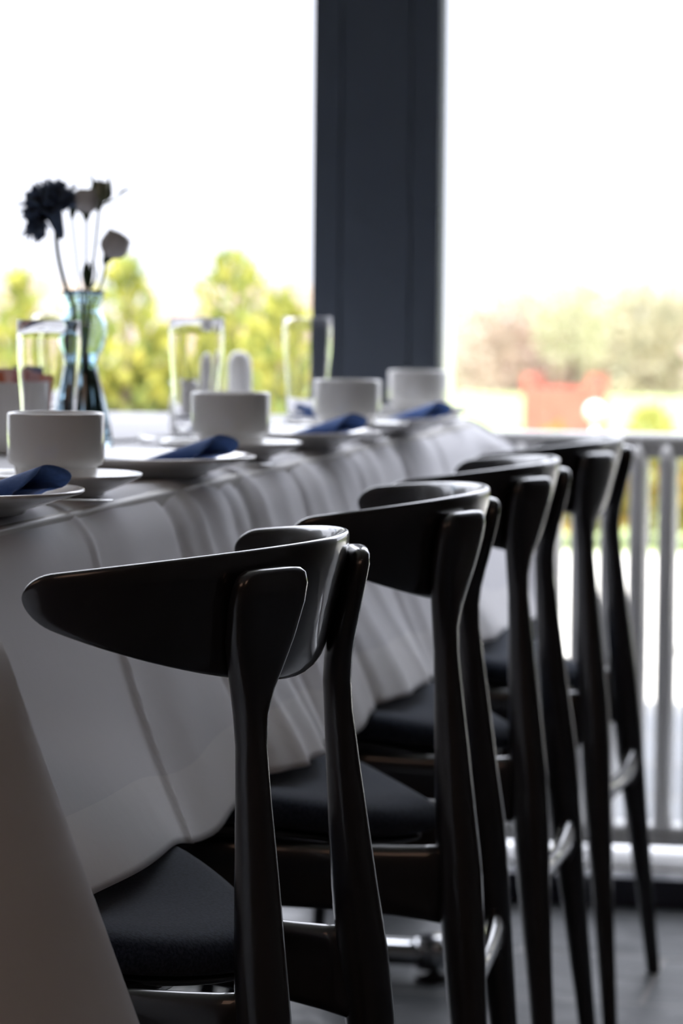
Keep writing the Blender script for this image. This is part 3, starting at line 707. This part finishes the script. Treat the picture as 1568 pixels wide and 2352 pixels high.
def shaker(x, y, r, h, label):
    pr = [(0, 0), (r, 0), (r*1.04, .003), (r, .02), (r*.95, h*.6), (r*.93, h*.8), (r*.86, h*.88), (r*.66, h*.95), (r*.36, h*.99), (0, h)]
    o = lathe('shaker', pr, M['porcelain'], None, 48); o.location = (x, y, ZS); return tag(o, label, 'shaker', 'salt and pepper shakers')
shaker(-1.059, 4.298, .0150, .098, 'left white porcelain shaker, seen through the middle tumbler')
shaker(-1.035, 4.362, .0185, .100, 'right white porcelain shaker with a rounded top, beside the middle tumbler')
jg = thing('milk_jug', (-1.028, 4.027, ZS), 'small white milk jug seen through the middle tumbler', 'jug')
lathe('body', [(0, .002), (.016, .002), (.0175, 0), (.019, .003), (.0205, .02), (.0195, .04), (.016, .056), (.017, .066), (.0158, .066), (.0148, .056), (.018, .04), (.019, .02), (.016, .006), (0, .005)], M['porcelain'], jg, 48, (0, 0, 0), lambda a, z: .35*max(0, math.cos(a-PI))**10*smoothstep(.05, .075, z))
tube('handle', bez((.0165, 0, .056), (.038, 0, .048), (.0195, 0, .018), 12), .0025, M['porcelain'], jg, 10)

# ------------------------------------------------------------------ outdoors
def slab(name, x0, x1, ys, zs, m_):
    vs, fs = [], []
    for y, z in zip(ys, zs): vs += [(x0, y, z), (x1, y, z)]
    n = len(ys)
    for y, z in zip(ys, zs): vs += [(x0, y, z-.3), (x1, y, z-.3)]
    for i in range(n-1):
        a = i*2; fs.append((a, a+1, a+3, a+2)); b = n*2+i*2; fs.append((b+2, b+3, b+1, b)); fs.append((a, a+2, b+2, b)); fs.append((a+1, b+1, b+3, a+3))
    fs.append((0, 2*n, 2*n+1, 1)); fs.append((2*n-2, 2*n-1, 4*n-1, 4*n-2))
    return struct(link(name, pymesh(name, vs, fs), m_, smooth=False))
slab('terrace_paving', -9, 12, (5.17, 7.3), (-.01, -.01), M['paving'])
slab('gravel_yard', -9, 12, (7.3, 11.6), (-.01, -.01), M['paving2'])
slab('lawn_ground', -30, 20, (11.6, 24, 34), (-.02, -.03, -.10), M['lawn'])
slab('road', -40, 30, (34, 46), (-.10, -.55), M['road'])
slab('far_field', -90, 60, (46, 70, 140, 260), (-.55, -2.2, -3.5, -3.5), M['field'])

def leaves(name, gen, n, size, m_, parent, seed, asp=1.8):
    rnd = random.Random(seed); vs, fs = [], []
    for _ in range(n):
        c, d = gen(rnd); d = Vector(d)+Vector((rnd.gauss(0, .45), rnd.gauss(0, .45), rnd.gauss(0, .45)))
        if d.length < .01: d = Vector((0, 0, 1))
        d.normalize(); x, y = frame_of(d); a = rnd.uniform(0, PI); t = x*math.cos(a)+y*math.sin(a); s = size*rnd.uniform(.6, 1.4); c = Vector(c)
        b = len(vs); vs += [tuple(c), tuple(c+d*s*asp*.5+t*s*.5), tuple(c+d*s*asp), tuple(c+d*s*asp*.5-t*s*.5)]; fs.append((b, b+1, b+2, b+3))
    return link(name, pymesh(name, vs, fs), m_, parent, smooth=False)
def cypress(x, y, zb, h, r, label, seed, n=2600, dens=.8, size=.026):
    t = thing('golden_shrub', (x, y, zb), label, 'shrub', 'golden shrubs beyond the left window')
    rnd = random.Random(seed)
    tips = [(rnd.uniform(0, 2*PI), rnd.uniform(.10, .92), rnd.uniform(.55, 1.05)) for _ in range(26)]
    tube('stem', [(0, 0, 0), (0, 0, h*.5), (.01, 0, h*.93)], [.03, .018, .004], M['bark'], t, 8)
    def gen(q):
        if q.random() < .28:
            z = h*q.random()**.8; rr = r*(1-z/h)**.6*q.random()**.5*.8; a = q.uniform(0, 2*PI); return (rr*math.cos(a), rr*math.sin(a), z), (math.cos(a)*.5, math.sin(a)*.5, 1)
        a, zz, l = tips[q.randrange(26)]; s = q.random()**.7
        z0 = h*zz*.78; L_ = r*l*(1-zz*.75)
        sp_ = .05*h*(1-s*.8)
        p = (math.cos(a)*L_*s+q.gauss(0, sp_*.55), math.sin(a)*L_*s+q.gauss(0, sp_*.55), z0+L_*.95*s+q.gauss(0, sp_*.5))
        return p, (math.cos(a)*.8, math.sin(a)*.8, 1)
    leaves('foliage', gen, n, size, M['cypress'], t, seed+1)
cypress(-2.12, 8.85, -.01, 1.02, .42, 'tallest golden shrub, right of the middle tumbler, close to the pillar', 11, 3000)
cypress(-2.41, 8.75, -.01, 1.00, .34, 'golden shrub behind the vase and the white rose', 12, 2600)
cypress(-2.66, 8.55, -.01, .95, .22, 'golden shrub behind the nearest tumbler, left of the vase', 13, 2000)
cypress(-2.96, 8.75, -.01, .84, .30, 'golden shrub at the left edge of the photo', 14, 1700)
cypress(-1.93, 8.60, -.01, .90, .36, 'golden shrub partly hidden by the dark pillar', 15, 2200)
cypress(-2.30, 9.40, -.01, .80, .34, 'low golden shrub filling the gap between the two tall ones', 16, 2000)
# low hedge behind the railing
for k in range(9):
    hx = -2.55+k*.42
    t = thing('hedge_bush', (hx, 12.1+.12*(k % 2), -.02), 'low yellow green hedge bush beyond the railing, '+['leftmost of the hedge', 'second from the left', 'third from the left', 'fourth from the left', 'fifth from the left', 'sixth from the left', 'third from the right end', 'second from the right end', 'rightmost of the hedge'][k], 'bush', 'low hedge bushes beyond the railing')
    def gen(q):
        a = q.uniform(0, 2*PI); e = math.acos(q.uniform(0, 1)); rr = .30*q.random()**.35
        return (rr*math.sin(e)*math.cos(a), rr*math.sin(e)*math.sin(a)*.8, .05+.37*q.random()**.33*math.cos(e)*1.0), (math.cos(a), math.sin(a), .6)
    leaves('foliage', gen, 900, .035, M['hedge'], t, 40+k)
    tube('stem', [(0, 0, 0), (.01, 0, .2)], [.02, .01], M['bark'], t, 6)
# red planter box with a small round tree
pt = thing('planter_box', (-2.632, 19.9, -.03), 'coral red wooden planter box with taller corner posts on the lawn', 'planter')
hw = .235
for sx in (-1, 1):
    for sy in (-1, 1):
        box('corner_post', (sx*(hw-.035)-.035, sy*(hw-.035)-.035, 0), (sx*(hw-.035)+.035, sy*(hw-.035)+.035, .475), M['red'], pt, .006)
for sy in (-1, 1):
    box('side_panel', (-hw+.07, sy*(hw-.035)-.015, .05), (hw-.07, sy*(hw-.035)+.015, .40), M['red'], pt)
    box('side_panel', (sy*(hw-.035)-.015, -hw+.07, .05), (sy*(hw-.035)+.015, hw-.07, .40), M['red'], pt)
box('soil', (-hw+.055, -hw+.055, .30), (hw-.055, hw-.055, .36), M['bark'], pt)
tr = thing('small_tree', (-2.59, 19.9, .33), 'small pale green round tree growing in the red planter', 'tree')
tube('trunk', [(0, 0, 0), (.01, 0, .25), (0, 0, .45)], [.022, .018, .008], M['bark'], tr, 8)
def gcrown(R_, zc, fl=1.0):
    def g(q):
        a = q.uniform(0, 2*PI); c = q.uniform(-1, 1); s = math.sqrt(1-c*c); rr = R_*q.random()**.4
        return (rr*s*math.cos(a), rr*s*math.sin(a), zc+rr*c*fl), (s*math.cos(a), s*math.sin(a), c+.3)
    return g
leaves('crown', gcrown(.24, .42, 1.1), 700, .032, M['olive'], tr, 77)
glint = thing('glint_globe', (-1.958, 15.93, -.02), 'white globe on a short stake, added as the bright glint in front of the planter', 'glint')  # added white ball standing in for a blurred bright glint
tube('stake', [(0, 0, 0), (0, 0, .335)], .008, M['steel'], glint, 8)
lathe('globe', [(.046*math.sin(PI*k/16), .374-.046*math.cos(PI*k/16)) for k in range(17)], M['white'], glint, 28)
yb = thing('yellow_bush', (-1.90, 18.0, -.03), 'small bright yellow bush on the lawn right of the planter', 'bush')
leaves('foliage', gcrown(.10, .19, 1.4), 320, .035, leaf_mat('bright_yellow_leaves', [(.40, .40, .12), (.46, .45, .14), (.34, .36, .12)]), yb, 78)
tube('stem', [(0, 0, 0), (0, 0, .15)], .01, M['bark'], yb, 6)
# trees in the distance, crowns just above eye level because the land falls away
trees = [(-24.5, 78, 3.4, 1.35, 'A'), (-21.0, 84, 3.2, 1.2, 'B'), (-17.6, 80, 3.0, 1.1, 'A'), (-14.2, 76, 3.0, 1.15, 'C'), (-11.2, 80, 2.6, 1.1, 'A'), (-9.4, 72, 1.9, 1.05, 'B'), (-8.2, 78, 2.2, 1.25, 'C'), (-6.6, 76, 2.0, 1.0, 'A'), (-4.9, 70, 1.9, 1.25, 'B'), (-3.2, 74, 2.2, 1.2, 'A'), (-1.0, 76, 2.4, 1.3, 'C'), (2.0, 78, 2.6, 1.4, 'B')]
names = {'A': 'tan autumn tree', 'B': 'russet autumn tree', 'C': 'yellow green tree'}
pos = ['leftmost in the far tree line', 'second from the left in the far tree line', 'beyond the golden shrubs, left of the tall tip', 'beyond the tallest golden shrub', 'hidden behind the dark pillar', 'first to the right of the pillar', 'left of the planter tree in the distance', 'straight behind the planter tree', 'right of the planter tree in the distance', 'near the right edge of the photo', 'at the right edge of the photo', 'beyond the right edge of the photo']
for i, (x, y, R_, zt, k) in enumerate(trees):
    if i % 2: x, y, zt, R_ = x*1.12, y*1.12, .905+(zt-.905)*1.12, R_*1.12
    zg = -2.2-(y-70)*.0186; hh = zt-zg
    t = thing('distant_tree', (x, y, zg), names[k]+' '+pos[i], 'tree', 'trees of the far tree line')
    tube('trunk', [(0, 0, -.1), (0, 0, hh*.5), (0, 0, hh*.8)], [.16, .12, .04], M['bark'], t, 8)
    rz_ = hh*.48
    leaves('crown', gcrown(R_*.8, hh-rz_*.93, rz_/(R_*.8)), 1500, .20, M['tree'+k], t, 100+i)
# overhanging branch at the top left
brn = thing('tree_branch', (-4.9, 11.6, 0), 'slender tree with a pale leafy branch reaching in at the top left', 'tree')
tube('trunk', [(0, 0, -.02), (.02, 0, 1.2), (.05, 0, 2.9)], [.05, .04, .02], M['bark'], brn, 8)
for q_, (bx, bz, ex, ez) in enumerate([(.03, 1.5, 1.33, 1.86), (.03, 1.75, 1.24, 2.05), (.02, 1.3, 1.12, 1.66)]):
    tube('branch', bez((bx, 0, bz), ((bx+ex)/2, 0, (bz+ez)/2+.1), (ex, 0, ez), 8), [.012]*3+[.009]*3+[.005]*3, M['bark'], brn, 6)
    def gen(q, bx=bx, bz=bz, ex=ex, ez=ez):
        s = .3+.7*q.random(); return (bx+(ex-bx)*s+q.gauss(0, .04), q.gauss(0, .05), bz+(ez-bz)*s+.1*s*(1-s)*2+q.gauss(0, .04)), (1, 0, .2)
    leaves('foliage', gen, 130, .03, M['olive'], brn, 60+q_)
